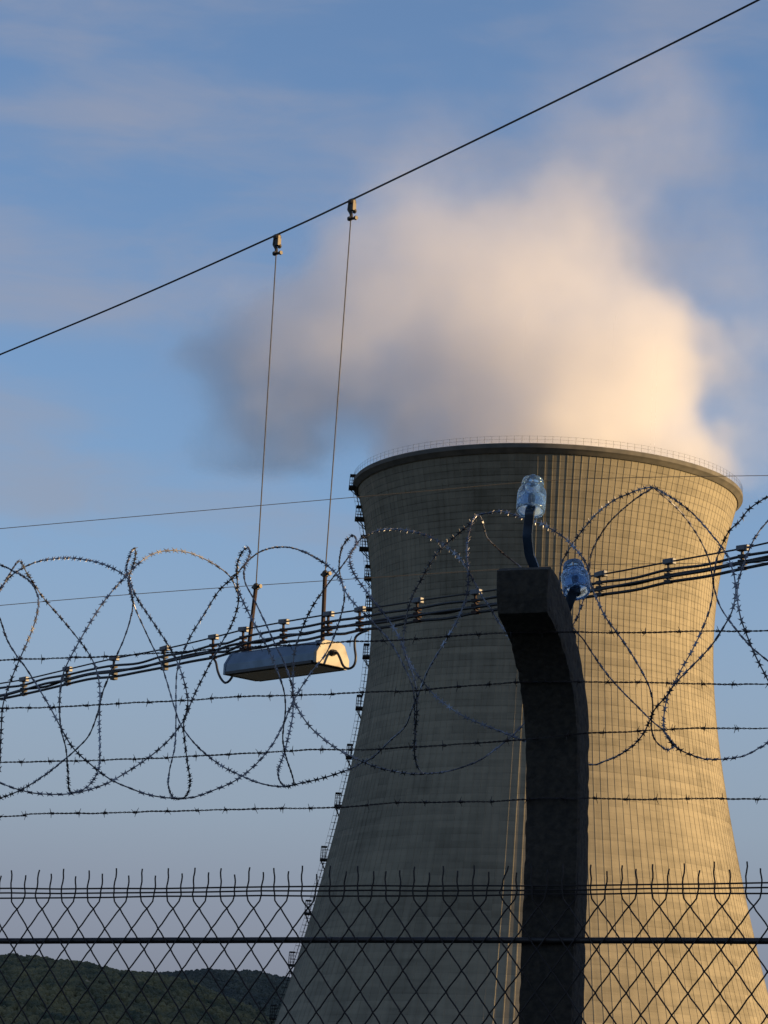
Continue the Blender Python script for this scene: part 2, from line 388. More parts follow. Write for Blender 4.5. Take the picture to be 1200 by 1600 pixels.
# rim: walkway ring on top of the shell, with inner face
def ringmb(mb, prof, k=336):
    rg = [[(TX+r_*math.cos(2*math.pi*j/k), TY+r_*math.sin(2*math.pi*j/k), z) for j in range(k)] for r_, z in prof]
    return mb.rings(rg, False, False)
mb = MB(); r0 = TR(126.3)
ringmb(mb, [(r0-.05, 125.3), (r0+.45, 125.8), (r0+.75, 126.05), (r0+.75, 126.7), (r0+.62, 126.85), (r0-.75, 126.85), (r0-.75, 126.0)]+[(TR(z)-.6, z) for z in np.arange(120, 9, -3)])
mb.build('rim', M['tower_trim'], tower)
mb = MB(); k = 168*2
for h in (.55, 1.1):
    mb.tube([(TX+(r0+.62)*math.cos(2*math.pi*j/k), TY+(r0+.62)*math.sin(2*math.pi*j/k), 126.95+h) for j in range(k)], .014, 4, closed=True)
for j in range(168):
    a = 2*math.pi*j/168; x, y = TX+(r0+.62)*math.cos(a), TY+(r0+.62)*math.sin(a)
    mb.tube([(x, y, 126.9), (x, y, 128.1)], .02, 4)
mb.build('railing', M['gallery'], tower)
mb = MB()
for j in range(56):      # inclined inlet columns under the shell
    a = 2*math.pi*j/56; d = 2*math.pi/56*.5
    top = (TX+(TR(9)-.1)*math.cos(a+d), TY+(TR(9)-.1)*math.sin(a+d), 9.3)
    for s in (0, 2*d):
        mb.tube([(TX+54*math.cos(a+s), TY+54*math.sin(a+s), -.2), top], .42, 8)
mb.build('inlet_columns', M['tower_trim'], tower)
mb = MB(); ringmb(mb, [(TR(9)+.45, 8.6), (TR(9)+.45, 9.6), (TR(9.6)-.4, 9.6), (TR(9)-.4, 8.6), (TR(9)+.45, 8.6)]); mb.build('ring_beam', M['tower_trim'], tower)
# service ladder and platforms down the left side
PA = math.pi+.02
er = np.array([math.cos(PA), math.sin(PA), 0]); et = np.array([-math.sin(PA), math.cos(PA), 0]); ez = np.array([0, 0, 1.])
def TP(z, o=0, s=0): return np.array([TX, TY, 0])+er*(TR(z)+o)+et*s+ez*z
mb = MB()
zz = np.arange(20, 126, 1.0)
for s in (-.3, .3): mb.tube([TP(z, .45, s) for z in zz], .05, 4)
for z in np.arange(20, 126, .6): mb.tube([TP(z, .55, -.3), TP(z, .55, .3)], .04, 4)
for z in np.arange(20, 126, 1.2):
    mb.tube([TP(z, .55, -.35), TP(z, .9, -.38), TP(z, 1.05, 0), TP(z, .9, .38), TP(z, .55, .35)], .022, 4)
    mb.tube([TP(z, .05, -.3), TP(z, .55, -.3)], .05, 4)
for s, o_ in ((0, 1.05), ): mb.tube([TP(z, o_, s) for z in zz], .02, 4)
mb.build('service_ladder', M['gallery'], tower)
def platform(z, w_=1.6):
    rc = TP(z)
    mb = MB()
    mb.box(rc+er*(w_*.5)+ez*.0, er*w_*.55, et*1.5, ez*.14)
    mb.box(rc+er*(w_*.5)+ez*2.25, er*w_*.42, et*1.0, ez*.07)
    for s in (-1.4, -.7, 0, .7, 1.4):
        for o_ in (w_*1.0,):
            mb.tube([rc+er*o_+et*s, rc+er*o_*.93+et*s*.75+ez*2.25], .05, 4)
    for o_ in (.35, .7):
        for s in (-1.4, 1.4): mb.tube([rc+er*w_*o_+et*s, rc+er*w_*o_+et*s*.75+ez*2.25], .045, 4)
    for h in (.6, 1.15, 1.7):
        q = 1-.11*h
        mb.tube([rc+er*.1+et*-1.4*q+ez*h, rc+er*w_*(1-.03*h)+et*-1.4*q+ez*h, rc+er*w_*(1-.03*h)+et*1.4*q+ez*h, rc+er*.1+et*1.4*q+ez*h], .035, 4)
    for s in (-1.2, 1.2): mb.tube([rc+er*w_*.9+et*s, TP(z-1.7, .0, s*.6)], .08, 4)
    return mb.build('service_platform', M['gallery'], tower)
for y in (762, 811, 858, 904, 952, 1027, 1107, 1183, 1258, 1340, 1422, 1500, 1580):
    platform(118-(y-828)/8.68, 1.55 if y < 870 else 1.2)

# ------------------------------------------------------------------ steam plume (a real volume grid over the mouth)
def steam():
    vol = bpy.data.volumes.new('steam_plume'); o = bpy.data.objects.new('steam_plume', vol); C.objects.link(o)
    props(o, 'billowing pale steam cloud rising from the mouth of the cooling tower and drifting left', 'steam', kind='stuff')
    blobs = []
    def B(px, py, rp, w=1.0, dy=0):
        nonlocal blobs
        P = hit(px, py, np.array([0, TY+dy, 0.]), np.array([0, 1., 0])); blobs.append((P, rp/8.9*1.0, w))
    for a in BL: B(*a)
    core = blobs; blobs = []
    for a in VL: B(*a)
    veil = blobs; blobs = core+veil
    P = np.array([b_[0] for b_ in blobs]); rr = np.array([b_[1] for b_ in blobs])
    lo = (P-rr[:, None]).min(0)-6; hi = (P+rr[:, None]).max(0)+6; lo[2] = max(lo[2], 112)
    ng = bpy.data.node_groups.new('steam_field', 'GeometryNodeTree')
    ng.interface.new_socket('Geometry', in_out='OUTPUT', socket_type='NodeSocketGeometry')
    def nd(ty, **k):
        n_ = ng.nodes.new(ty)
        for a, v in k.items(): setattr(n_, a, v)
        return n_
    L = ng.links.new
    def mth(op, a, b_=None, c_=None):
        n_ = nd('ShaderNodeMath', operation=op)
        for i, v in enumerate((a, b_, c_)):
            if v is None: continue
            if isinstance(v, (int, float)): n_.inputs[i].default_value = float(v)
            else: L(v, n_.inputs[i])
        return n_.outputs[0]
    pos = nd('GeometryNodeInputPosition').outputs[0]
    def nzn(scale, det, rough=.55, off=0):
        n_ = nd('ShaderNodeTexNoise'); n_.inputs['Scale'].default_value = scale; n_.inputs['Detail'].default_value = det; n_.inputs['Roughness'].default_value = rough
        vm = nd('ShaderNodeVectorMath', operation='ADD'); L(pos, vm.inputs[0]); vm.inputs[1].default_value = (off, off*.7, -off)
        L(vm.outputs[0], n_.inputs['Vector']); return n_
    nw = nzn(.035, 3)
    sb = nd('ShaderNodeVectorMath', operation='SUBTRACT'); L(nw.outputs[1], sb.inputs[0]); sb.inputs[1].default_value = (.5, .5, .5)
    sc_ = nd('ShaderNodeVectorMath', operation='SCALE'); L(sb.outputs[0], sc_.inputs[0]); sc_.inputs['Scale'].default_value = 26
    wp = nd('ShaderNodeVectorMath', operation='ADD'); L(pos, wp.inputs[0]); L(sc_.outputs[0], wp.inputs[1])
    tot = None
    for P_, r_, w_ in core:
        ds = nd('ShaderNodeVectorMath', operation='DISTANCE'); L(wp.outputs[0], ds.inputs[0]); ds.inputs[1].default_value = tuple(P_)
        q = mth('DIVIDE', ds.outputs['Value'], r_); q = mth('SUBTRACT', 1.0, mth('MULTIPLY', q, q)); q = mth('MAXIMUM', q, 0.0)
        q = mth('MULTIPLY', q, w_)
        tot = q if tot is None else mth('ADD', tot, q)
    tot = mth('MINIMUM', tot, 1.15)
    nb = nzn(.06, 8, .6, 31)
    v = mth('ADD', tot, mth('MULTIPLY', mth('SUBTRACT', nb.outputs[0], .5), 2.0))
    mr = nd('ShaderNodeMapRange'); mr.interpolation_type = 'SMOOTHSTEP'; L(v, mr.inputs[0])
    mr.inputs[1].default_value = .05; mr.inputs[2].default_value = 1.4; mr.inputs[3].default_value = 0; mr.inputs[4].default_value = 1
    dens = mth('MULTIPLY', mr.outputs[0], mth('GREATER_THAN', tot, .003))
    # thinner with height, plus a faint veil round and above the core
    sp0 = nd('ShaderNodeSeparateXYZ'); L(pos, sp0.inputs[0])
    hr = nd('ShaderNodeMapRange'); L(sp0.outputs[2], hr.inputs[0]); hr.inputs[1].default_value = 134; hr.inputs[2].default_value = 176; hr.inputs[3].default_value = 1.0; hr.inputs[4].default_value = .22
    lr = nd('ShaderNodeMapRange'); L(sp0.outputs[0], lr.inputs[0]); lr.inputs[1].default_value = -28; lr.inputs[2].default_value = 14; lr.inputs[3].default_value = .6; lr.inputs[4].default_value = 1.0
    dens = mth('MULTIPLY', dens, mth('MULTIPLY', hr.outputs[0], lr.outputs[0]))
    vt = None
    for P_, r_, w_ in veil:
        ds = nd('ShaderNodeVectorMath', operation='DISTANCE'); L(wp.outputs[0], ds.inputs[0]); ds.inputs[1].default_value = tuple(P_)
        q = mth('DIVIDE', ds.outputs['Value'], r_); q = mth('MULTIPLY', mth('MAXIMUM', mth('SUBTRACT', 1.0, mth('MULTIPLY', q, q)), 0.0), w_)
        vt = q if vt is None else mth('ADD', vt, q)
    vt = mth('MINIMUM', vt, 1.0)
    nv = nzn(.03, 6, .6, 77)
    vm_ = nd('ShaderNodeMapRange'); vm_.interpolation_type = 'SMOOTHSTEP'; L(nv.outputs[0], vm_.inputs[0]); vm_.inputs[1].default_value = .38; vm_.inputs[2].default_value = .68
    dens = mth('ADD', dens, mth('MULTIPLY', mth('MULTIPLY', vt, vm_.outputs[0]), .11))
    # below the rim the steam stays inside the shell
    sp = nd('ShaderNodeSeparateXYZ'); L(pos, sp.inputs[0])
    dx = mth('SUBTRACT', sp.outputs[0], TX); dy = mth('SUBTRACT', sp.outputs[1], TY)
    rad = mth('SQRT', mth('ADD', mth('MULTIPLY', dx, dx), mth('MULTIPLY', dy, dy)))
    ok = mth('MAXIMUM', mth('LESS_THAN', rad, 32.5), mth('GREATER_THAN', sp.outputs[2], 128.2))
    dens = mth('MULTIPLY', dens, ok)
    vc = nd('GeometryNodeVolumeCube'); L(dens, vc.inputs['Density'])
    vc.inputs['Min'].default_value = tuple(lo); vc.inputs['Max'].default_value = tuple(hi)
    cell = .95
    for ax, k_ in enumerate('XYZ'): vc.inputs['Resolution '+k_].default_value = max(8, int((hi-lo)[ax]/cell))
    sm = nd('GeometryNodeSetMaterial'); L(vc.outputs[0], sm.inputs['Geometry'])
    mv = bpy.data.materials.new('steam'); mv.use_nodes = True; tt = mv.node_tree; tt.nodes.clear()
    pv = tt.nodes.new('ShaderNodeVolumePrincipled'); pv.inputs['Color'].default_value = (.955, .955, .97, 1)
    pv.inputs['Density'].default_value = STEAM_D; pv.inputs['Anisotropy'].default_value = .15
    oo = tt.nodes.new('ShaderNodeOutputMaterial'); tt.links.new(pv.outputs[0], oo.inputs['Volume'])
    sm.inputs['Material'].default_value = mv
    vol.materials.append(mv)
    go = nd('NodeGroupOutput'); L(sm.outputs[0], go.inputs[0])
    md = o.modifiers.new('steam_field', 'NODES'); md.node_group = ng
STEAM_D = .115
BL = [(700, 715, 150), (850, 720, 170), (1000, 725, 150), (1060, 730, 105, .7), (860, 600, 230), (950, 560, 175), (940, 440, 165), (860, 370, 150), (760, 440, 190),
      (640, 480, 190, .8), (690, 600, 150, .8), (540, 530, 175, .95), (430, 550, 160, .9), (370, 590, 120, .8), (395, 690, 125, .75), (430, 800, 120, .55), (540, 600, 120, .5),
      (620, 340, 150, .45), (900, 300, 100, .5), (1110, 680, 110, .35), (1150, 520, 100, .28), (480, 450, 130, .4)]
VL = [(950, 200, 200, .9), (1060, 170, 130, .8), (700, 280, 180, .8), (600, 380, 160, .8), (1140, 490, 150, .7), (1180, 330, 150, .4), (400, 720, 170, .9), (450, 850, 140, .8), (360, 560, 150, .8), (1150, 660, 170, 1.0), (860, 420, 330, 1.0), (250, 500, 120, .4), (1250, 620, 150, .5)]
steam()

# ------------------------------------------------------------------ fence frame
D3 = -ray(600-12300, 1470.)                       # along the fence, pointing right and towards us
DH = np.array([D3[0], D3[1], 0]); DH /= np.linalg.norm(DH)
NF = np.array([DH[1], -DH[0], 0])                 # fence normal, towards the camera
r_ = ray(600, 1418); O = CAM + r_*(6.0/(r_@FW))   # fence point at the first row of mesh crossings
EZ = np.array([0, 0, 1.])
def onf(x, y, off=0): return hit(x, y, O+off*NF, NF)
def sof(P): return (P-O)@DH
SL = D3[2]/(D3@DH)
def FP(s, h, off=0): return O+s*DH+EZ*(h+s*SL)+off*NF

fence = empty('chain_link_fence', tuple(FP(0, 0)*np.array([1, 1, 0])), 'dark wire diamond mesh fence with upright spikes and a rail along its top', 'fence')
nodes = [26, 65.5, 105, 145.5, 187, 229, 270, 311, 354, 396, 438, 481, 525, 569, 612.5, 656, 702, 749, 794, 841, 889, 934, 982, 1030, 1078, 1128, 1177]
ns = [sof(onf(x, 1420-(x/1200)*4)) for x in nodes]
per = (ns[-1]-ns[0])/(len(ns)-1)
EXT = 44
cols = [ns[0]-per*(EXT-i) for i in range(EXT)]+ns+[ns[-1]+per*(i+1) for i in range(EXT)]
def colx(u): return float(np.interp(u, range(len(cols)), cols)) if 0 <= u <= len(cols)-1 else cols[0]+u*per if u < 0 else cols[-1]+(u-len(cols)+1)*per
HH = .0418; rnd = random.Random(11); nc = len(cols)
rows = int(2.12/HH)
mb = MB(); WR = .00165
tall_flip = {12: 1, 18: 1}
for i in range(-rows//2, nc+rows//2):
    for sgn in (1, -1):         # sgn=1: left spike, runs down to the right
        pts = []
        if 0 <= i < nc:
            k0 = 0
            tall = (sgn == 1) if not (i-EXT) in (14, ) else False
            top = (.082 if tall else .071)+rnd.uniform(-.003, .004)
            qx = -sgn*per*.245; lean = rnd.uniform(-.003, .003)
            if i-EXT == 18 and sgn == 1: lean = .012
            x_ = colx(i)
            ph = rnd.uniform(0, 6)
            for h in np.linspace(top, .028, 7):
                pts.append(FP(x_+qx+lean*(h-.04)/.04+.0011*math.sin(h*170+ph), h, .002*sgn))
            pts.append(FP(x_+qx*.82, .015, .0018*sgn)); pts.append(FP(x_+qx*.38, .006, .001*sgn))
        else:
            k0 = int(-i*2) if i < 0 else int((i-nc+1)*2)
            if (i < 0 and sgn == -1) or (i >= nc and sgn == 1): continue
        for k_ in range(k0, rows):
            u = i+sgn*k_*.5
            if u < -.01 or u > nc-1+.01:
                break
            par = 1 if ((k_ + (0 if sgn == 1 else 1)) % 2) else -1
            par = par if sgn == 1 else -par
            for q in ((0, .22, .5, .78) if k_ < 8 else (0, .5)):
                a = colx(u+sgn*q*.5); w_ = .0011*math.sin(2*math.pi*q)*(1 if k_ % 2 else -1)*rnd.uniform(.5, 1.4)
                pts.append(FP(a+w_, -(k_+q)*HH, .0017*par*math.cos(math.pi*q)))
        if len(pts) > 2: mb.tube(pts, WR, 5)
mb.build('wire_mesh', M['wire'], fence, smooth=True)
s0, s1 = cols[0]-.02, cols[-1]+.02
for y in (1384.5, 1391.5, 1399.0):
    h0 = (hit(600, y, O, NF)-O)[2]; pts = []
    for i in range(61):
        s = s0+(s1-s0)*i/60
        pts.append(FP(s, h0+.0012*math.sin(s*7+y)+.0006*math.sin(s*31+y), -.0035))
    mb = MB(); mb.tube(pts, .0018, 6); mb.build('tension_wire', M['wire'], fence, smooth=True)
h0 = (hit(600, 1469.5, O, NF)-O)[2]
mb = MB(); mb.tube([FP(s0+(s1-s0)*i/80, h0-.0018*math.sin(max(0, min(1, (s0+(s1-s0)*i/80+.8)/1.6))*math.pi)*-1+rnd.uniform(-.0003, .0003), -.0105) for i in range(81)], .0062, 12)
mb.build('rail', M['rail'], fence, smooth=True)
for s in np.arange(s0+.1, s1, .83):   # tie wires round the rail
    mb = MB(); mb.tube([FP(s+.003*math.cos(a), h0+.0085*math.sin(a), -.0095+.0085*math.cos(a)) for a in np.linspace(0, 2*math.pi, 13)], .0011, 5); mb.build('tie_wire', M['wire'], fence)

# ------------------------------------------------------------------ concrete post
BOF = -.0185
PL = onf(816, 1397, BOF); PR = onf(900, 1397, BOF); PC = (PL+PR)/2; pw = .1115
def PP(a, s, z): return np.array([PC[0], PC[1], 0])+DH*a+NF*s+EZ*z
front = [(0, -.35), (0, .5), (0, 1.0), (0, 1.5), (0, 2.0), (0, 2.25), (.002, 2.36), (.012, 2.455), (.030, 2.545), (.071, 2.616), (.118, 2.668), (.177, 2.706), (.233, 2.728)]
back = [(-.086, -.35), (-.085, .5), (-.084, 1.0), (-.083, 1.5), (-.081, 2.0), (-.079, 2.25), (-.073, 2.37), (-.067, 2.46), (-.056, 2.55), (-.026, 2.622), (.025, 2.695), (.075, 2.752), (.176, 2.812)]
Fq = catmull([(a, b_, 0) for a, b_ in front], .012); Bq = catmull([(a, b_, 0) for a, b_ in back], .012)
def resamp(Q, n):
    Q = np.array(Q); d = np.r_[0, np.cumsum(np.linalg.norm(np.diff(Q, axis=0), axis=1))]; tt = np.linspace(0, d[-1], n)
    return np.stack([np.interp(tt, d, Q[:, i]) for i in range(3)], 1)
def secs():
    # match by original parameter: resample each span equally
    F2, B2 = [], []
    for i in range(len(front)-1):
        n_ = max(2, int(math.dist(front[i], front[i+1])/.012))
        for j in range(n_):
            t_ = i+j/n_
            F2.append(t_); B2.append(t_)
    F2.append(len(front)-1)
    def ev(T, t_):
        P = [np.array(p) for p in T]; P = [2*P[0]-P[1]]+P+[2*P[-1]-P[-2]]; i = min(int(t_), len(T)-2); u = t_-i; a, b_, c, d = P[i:i+4]
        return .5*((2*b_)+(c-a)*u+(2*a-5*b_+4*c-d)*u*u+(3*b_-a-3*c+d)*u**3)
    return [(ev(front, t_), ev(back, t_)) for t_ in F2]
S_ = secs()
S_.append((np.array((.240, 2.765)), np.array((.205, 2.818)))); S_.append((np.array((.241, 2.812)), np.array((.222, 2.821)))); 
rings = []
for i, (fa, ba) in enumerate(S_):
    z = fa[1]; w_ = pw/2*(1.0 if z < 2.6 else 1.0-.05*min(1, (z-2.6)/.15)); ring = []
    nw_, nt_ = 9, 7
    per_ = [(-w_+2*w_*j/nw_, 0) for j in range(nw_)]+[(w_, j/nt_) for j in range(nt_)]+[(w_-2*w_*j/nw_, 1) for j in range(nw_)]+[(-w_, 1-j/nt_) for j in range(nt_)]
    for a, q in per_:
        p = fa*(1-q)+ba*q; P = PP(a, p[0], p[1])
        nv = noise.noise_vector(Vector(P*30))*.0007+noise.noise_vector(Vector(P*150))*.0009
        corner = (abs(abs(a)-w_) < 1e-6 and (q == 0 or q == 1))
        if corner:   # chipped, slightly rounded arrises
            chip = max(0, noise.noise(Vector(P*60)))*.0065+.0018
            c0 = PP(0, (fa[0]+ba[0])/2, (fa[1]+ba[1])/2); d = c0-P; nv = nv+Vector(d/np.linalg.norm(d)*chip)
        ring.append(P+np.array(nv))
    rings.append(ring)
mb = MB(); mb.rings(rings)
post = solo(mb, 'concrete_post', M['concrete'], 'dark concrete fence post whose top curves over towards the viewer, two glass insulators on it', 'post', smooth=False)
# ------------------------------------------------------------------ barbed wires
rows_bw = [([(-900, 1098), (-300, 1052), (0, 1032), (70, 1029), (150, 1026), (260, 1020), (380, 1011), (480, 1007), (545, 1002), (620, 1000), (700, 994), (775, 990), (815, 988), (905, 988), (1000, 988), (1100, 986), (1200, 985), (1500, 978), (2000, 965)], .168, 'topmost barbed wire strand, meeting the post just under its curved head'),
           ([(-900, 1150), (-300, 1120), (0, 1107), (35, 1106), (100, 1104), (190, 1099), (300, 1094), (345, 1090), (420, 1087), (510, 1085), (580, 1081), (650, 1079), (740, 1071), (812, 1066), (860, 1065), (905, 1065), (1000, 1066), (1110, 1069), (1200, 1069), (1500, 1068), (2000, 1060)], .073, 'second barbed wire strand from the top, crossing the bend of the post'),
           ([(-900, 1225), (-300, 1203), (0, 1191), (45, 1190), (150, 1188), (250, 1185), (305, 1181), (400, 1177), (485, 1171), (560, 1172), (640, 1167), (750, 1161), (820, 1156), (900, 1147), (985, 1143), (1070, 1139), (1108, 1138), (1200, 1138), (1500, 1130), (2000, 1112)], .031, 'third barbed wire strand from the top, through the foot of the razor coils'),
           ([(-900, 1290), (-300, 1281), (0, 1276), (50, 1272), (145, 1270), (250, 1268), (350, 1265), (455, 1263), (520, 1262), (600, 1256), (640, 1254), (760, 1252), (820, 1249), (920, 1247), (1000, 1249), (1100, 1247), (1200, 1248), (1500, 1243), (2000, 1235)], .006, 'lowest barbed wire strand, running between razor coils and mesh fence')]
rnd = random.Random(5)
for pl, off, lab in rows_bw:
    P3 = [onf(x, y, off+BOF+.006) for x, y in pl]; mid = P3[len(P3)//2]
    root = empty('barbed_wire', tuple(mid), lab, 'barbed wire', 'barbed wire strands strung between the fence posts')
    cl = catmull(P3, .004)
    d = np.cumsum([0]+[np.linalg.norm(cl[i+1]-cl[i]) for i in range(len(cl)-1)])
    cl = [p+EZ*(.0016*noise.noise(Vector((d[i]*9, off*40, 0)))+.0010*noise.noise(Vector((d[i]*30, off*40, 0)))) for i, p in enumerate(cl)]
    mb = MB()
    for ph in (0, math.pi):
        mb.tube([p+.00115*(math.cos(d[i]*300+ph)*EZ+math.sin(d[i]*300+ph)*NF) for i, p in enumerate(cl)], .00095, 4)
    mb.build('strand', M['barbed'], root)
    dd = .0; nb_ = 0; dd = rnd.uniform(.01, .05)
    while dd < d[-1]-.02:
        i = int(np.searchsorted(d, dd)); c = cl[i]; mb = MB()
        a0 = rnd.uniform(0, math.pi)
        mb.tube([c+DH*(-.0035+.007*j/12)+.0026*(math.cos(a0+j*1.3)*EZ+math.sin(a0+j*1.3)*NF) for j in range(13)], .0009, 4)
        for q in range(4):
            a = a0+q*math.pi/2+rnd.uniform(-.3, .3); dr = math.cos(a)*EZ+math.sin(a)*NF+DH*rnd.uniform(-.5, .5); dr /= np.linalg.norm(dr)
            st = c+DH*(.0025 if q % 2 else -.0025)
            mb.tube([st, st+dr*.011], [.0010, .0004], 4)
        if abs(dd-d[-1]/2) < 1.3: mb.build('barb', M['barbed'], root)
        dd += rnd.uniform(.058, .076)

# ------------------------------------------------------------------ razor wire coils
topl = [(-300, 895), (0, 880), (83, 870), (267, 859), (440, 853), (610, 826), (780, 798), (1021, 760), (1300, 730)]
botl = [(-300, 1262), (0, 1246), (110, 1240), (283, 1250), (450, 1230), (660, 1210), (900, 1197), (1130, 1188), (1400, 1180)]
STR = [
 ([(-40, 878), (0, 883), (20, 892), (40, 903), (53, 917), (60, 937), (57, 963), (47, 993), (32, 1027), (17, 1063), (5, 1100), (2, 1137), (0, 1180), (-2, 1215)], 1),
 ([(-60, 1010), (-40, 975), (-20, 945), (0, 923), (13, 900), (30, 877), (43, 897), (67, 933), (93, 963), (113, 987), (133, 1013), (147, 1037), (155, 1067), (156, 1100), (155, 1127), (156, 1163), (155, 1197), (147, 1217), (133, 1232), (115, 1238), (108, 1234), (106, 1205), (103, 1170), (95, 1137), (93, 1097), (97, 1060), (107, 1033), (125, 1000), (147, 963), (170, 930), (197, 900), (217, 880), (240, 865), (267, 860), (293, 863), (317, 872), (340, 885), (360, 902), (372, 930), (370, 953), (360, 980), (343, 1010), (323, 1047), (303, 1087), (290, 1120), (277, 1140), (260, 1160), (233, 1183), (197, 1207), (160, 1227), (110, 1240), (60, 1240), (27, 1233), (0, 1223), (-40, 1205)], 1),
 ([(-60, 1010), (-40, 980), (-20, 950), (0, 920), (17, 900), (37, 887), (57, 878), (83, 873), (113, 872), (150, 878), (180, 890), (200, 905), (213, 933), (233, 963), (253, 993), (270, 1020), (283, 1050), (292, 1083), (293, 1103), (287, 1130), (288, 1153), (293, 1193), (297, 1220), (293, 1240), (283, 1248), (270, 1245), (263, 1227), (265, 1203), (273, 1167), (275, 1120), (275, 1080), (277, 1047), (287, 1017), (300, 990), (320, 958), (343, 922), (367, 900), (387, 877), (407, 862), (433, 855), (460, 857), (487, 868), (513, 885), (530, 903), (543, 930), (563, 953), (587, 977), (610, 1003), (627, 1033), (640, 1060), (647, 1087), (648, 1130), (650, 1170)], -1),
 ([(360, 902), (369, 896), (372, 885)], -1),
 ([(-60, 1290), (-30, 1255), (0, 1247), (33, 1234), (67, 1213), (97, 1190), (123, 1167), (140, 1147), (153, 1113), (160, 1083), (170, 1057), (183, 1023), (193, 1000), (203, 970), (208, 943), (205, 927), (202, 907), (197, 890), (200, 876), (206, 860), (210, 857), (212, 865), (209, 880), (203, 897), (202, 917), (210, 947), (223, 977), (237, 1007), (250, 1033), (260, 1063), (267, 1087), (275, 1113), (283, 1133), (300, 1157), (320, 1177), (347, 1197), (377, 1212), (407, 1224), (440, 1229), (473, 1223), (507, 1215), (543, 1203), (563, 1193), (583, 1183), (610, 1157), (633, 1135), (645, 1105), (657, 1077), (667, 1051), (681, 1026), (698, 998), (713, 972), (724, 947), (730, 927), (732, 898), (730, 870), (731, 842), (738, 815), (747, 804)], 1),
 ([(-30, 930), (-12, 948), (0, 967), (10, 997), (23, 1020), (40, 1043), (57, 1070), (77, 1103), (93, 1133), (113, 1167), (140, 1193), (173, 1218), (207, 1233), (233, 1242), (267, 1247), (300, 1246), (333, 1235), (367, 1220), (397, 1197), (423, 1167), (440, 1137), (453, 1107), (467, 1080), (487, 1050), (510, 1020), (527, 980), (537, 943), (537, 920), (530, 890), (533, 860), (543, 843), (553, 837), (557, 850), (547, 867), (550, 890), (567, 917), (590, 947), (610, 973), (627, 1003), (637, 1033), (647, 1060), (651, 1087), (651, 1120), (648, 1153), (648, 1180), (653, 1200), (662, 1209)], 1),
 ([(372, 925), (370, 887), (378, 863), (388, 856), (390, 867), (382, 887), (383, 910), (397, 937), (413, 970), (430, 1007), (443, 1033), (455, 1067), (458, 1087), (463, 1103), (480, 1130), (500, 1150), (527, 1170), (560, 1187), (593, 1200), (633, 1208), (660, 1209), (700, 1205), (745, 1190), (775, 1170), (805, 1145), (830, 1118)], -1),
 ([(372, 922), (383, 947), (400, 980), (417, 1010), (430, 1040), (443, 1077), (446, 1107), (443, 1137), (442, 1157), (447, 1183), (457, 1213), (458, 1225), (447, 1229), (437, 1220), (435, 1203), (443, 1180), (450, 1153), (457, 1120), (458, 1087), (458, 1053), (460, 1020), (470, 987), (487, 950), (507, 920), (530, 890), (547, 867), (557, 850), (567, 840), (591, 829), (616, 827), (642, 830), (667, 837), (690, 849), (713, 867), (727, 884), (738, 904), (752, 930), (767, 952), (781, 975), (800, 1000), (830, 1040)], 1),
 ([(747, 804), (730, 822), (710, 839), (690, 856), (673, 879), (659, 904), (645, 930), (636, 958), (632, 983), (630, 1006), (633, 1020), (639, 1033), (653, 1056), (667, 1073), (684, 1091), (705, 1107), (726, 1120), (747, 1129), (770, 1138), (793, 1147), (818, 1157), (850, 1170), (890, 1185), (925, 1195), (943, 1190), (965, 1181), (990, 1164), (1006, 1145), (1015, 1126), (1024, 1107), (1040, 1089), (1056, 1067), (1077, 1045), (1096, 1026), (1115, 1004), (1131, 979), (1143, 957), (1149, 932), (1149, 914), (1146, 895), (1137, 870), (1127, 854), (1115, 839), (1099, 820), (1081, 801), (1059, 784), (1040, 772), (1021, 762), (1002, 764), (981, 772), (959, 782), (934, 801), (912, 826), (896, 848), (884, 867), (877, 882), (874, 910), (876, 940), (884, 962), (899, 985), (912, 1000), (927, 1023), (949, 1054), (974, 1082), (996, 1104), (1018, 1126), (1037, 1142), (1052, 1161), (1062, 1172)], -1),
 ([(747, 804), (761, 802), (781, 799), (803, 804), (835, 815), (850, 820), (868, 831), (883, 841), (896, 854), (907, 867), (916, 881), (921, 898), (923, 912), (932, 935), (946, 964), (962, 986), (977, 1007), (993, 1032), (1009, 1061), (1017, 1082), (1020, 1104), (1018, 1123), (1018, 1139), (1024, 1157), (1037, 1169), (1046, 1171), (1052, 1164), (1043, 1152), (1037, 1136), (1038, 1114), (1043, 1089), (1052, 1070), (1065, 1045), (1081, 1017), (1096, 986), (1109, 951), (1114, 920), (1112, 895), (1106, 870), (1093, 842), (1077, 817), (1059, 795), (1037, 775), (1021, 762)], 1),
 ([(740, 812), (743, 806), (750, 806), (755, 820), (760, 838), (770, 850), (790, 868), (812, 885), (835, 905)], -1),
 ([(1021, 762), (999, 775), (981, 789), (965, 803), (949, 820), (934, 843), (924, 865), (921, 886), (920, 905), (915, 925), (907, 951), (899, 970), (880, 1000), (860, 1040)], -1),
 ([(1043, 1150), (1052, 1164), (1065, 1173), (1084, 1181), (1102, 1186), (1131, 1186), (1162, 1181), (1184, 1170), (1200, 1160), (1235, 1130), (1265, 1090), (1290, 1040)], 1),
 ([(1300, 745), (1250, 752), (1200, 776), (1171, 795), (1156, 814), (1140, 829), (1131, 845), (1124, 861), (1118, 882), (1115, 907), (1117, 923), (1127, 951), (1152, 986), (1174, 1011), (1200, 1033), (1230, 1060), (1262, 1095), (1290, 1130), (1310, 1165)], -1),
 ([(1310, 735), (1260, 755), (1225, 785), (1200, 814), (1187, 829), (1174, 851), (1162, 882), (1154, 907), (1152, 932), (1157, 964), (1168, 995), (1181, 1026), (1200, 1063), (1220, 1105), (1235, 1150), (1245, 1172)], 1),
]
coil = empty('razor_wire_coil', tuple(FP(0, .35, -.32)), 'silvery razor wire in open crossing loops along the fence top, behind the concrete post', 'razor wire')
rnd = random.Random(21)
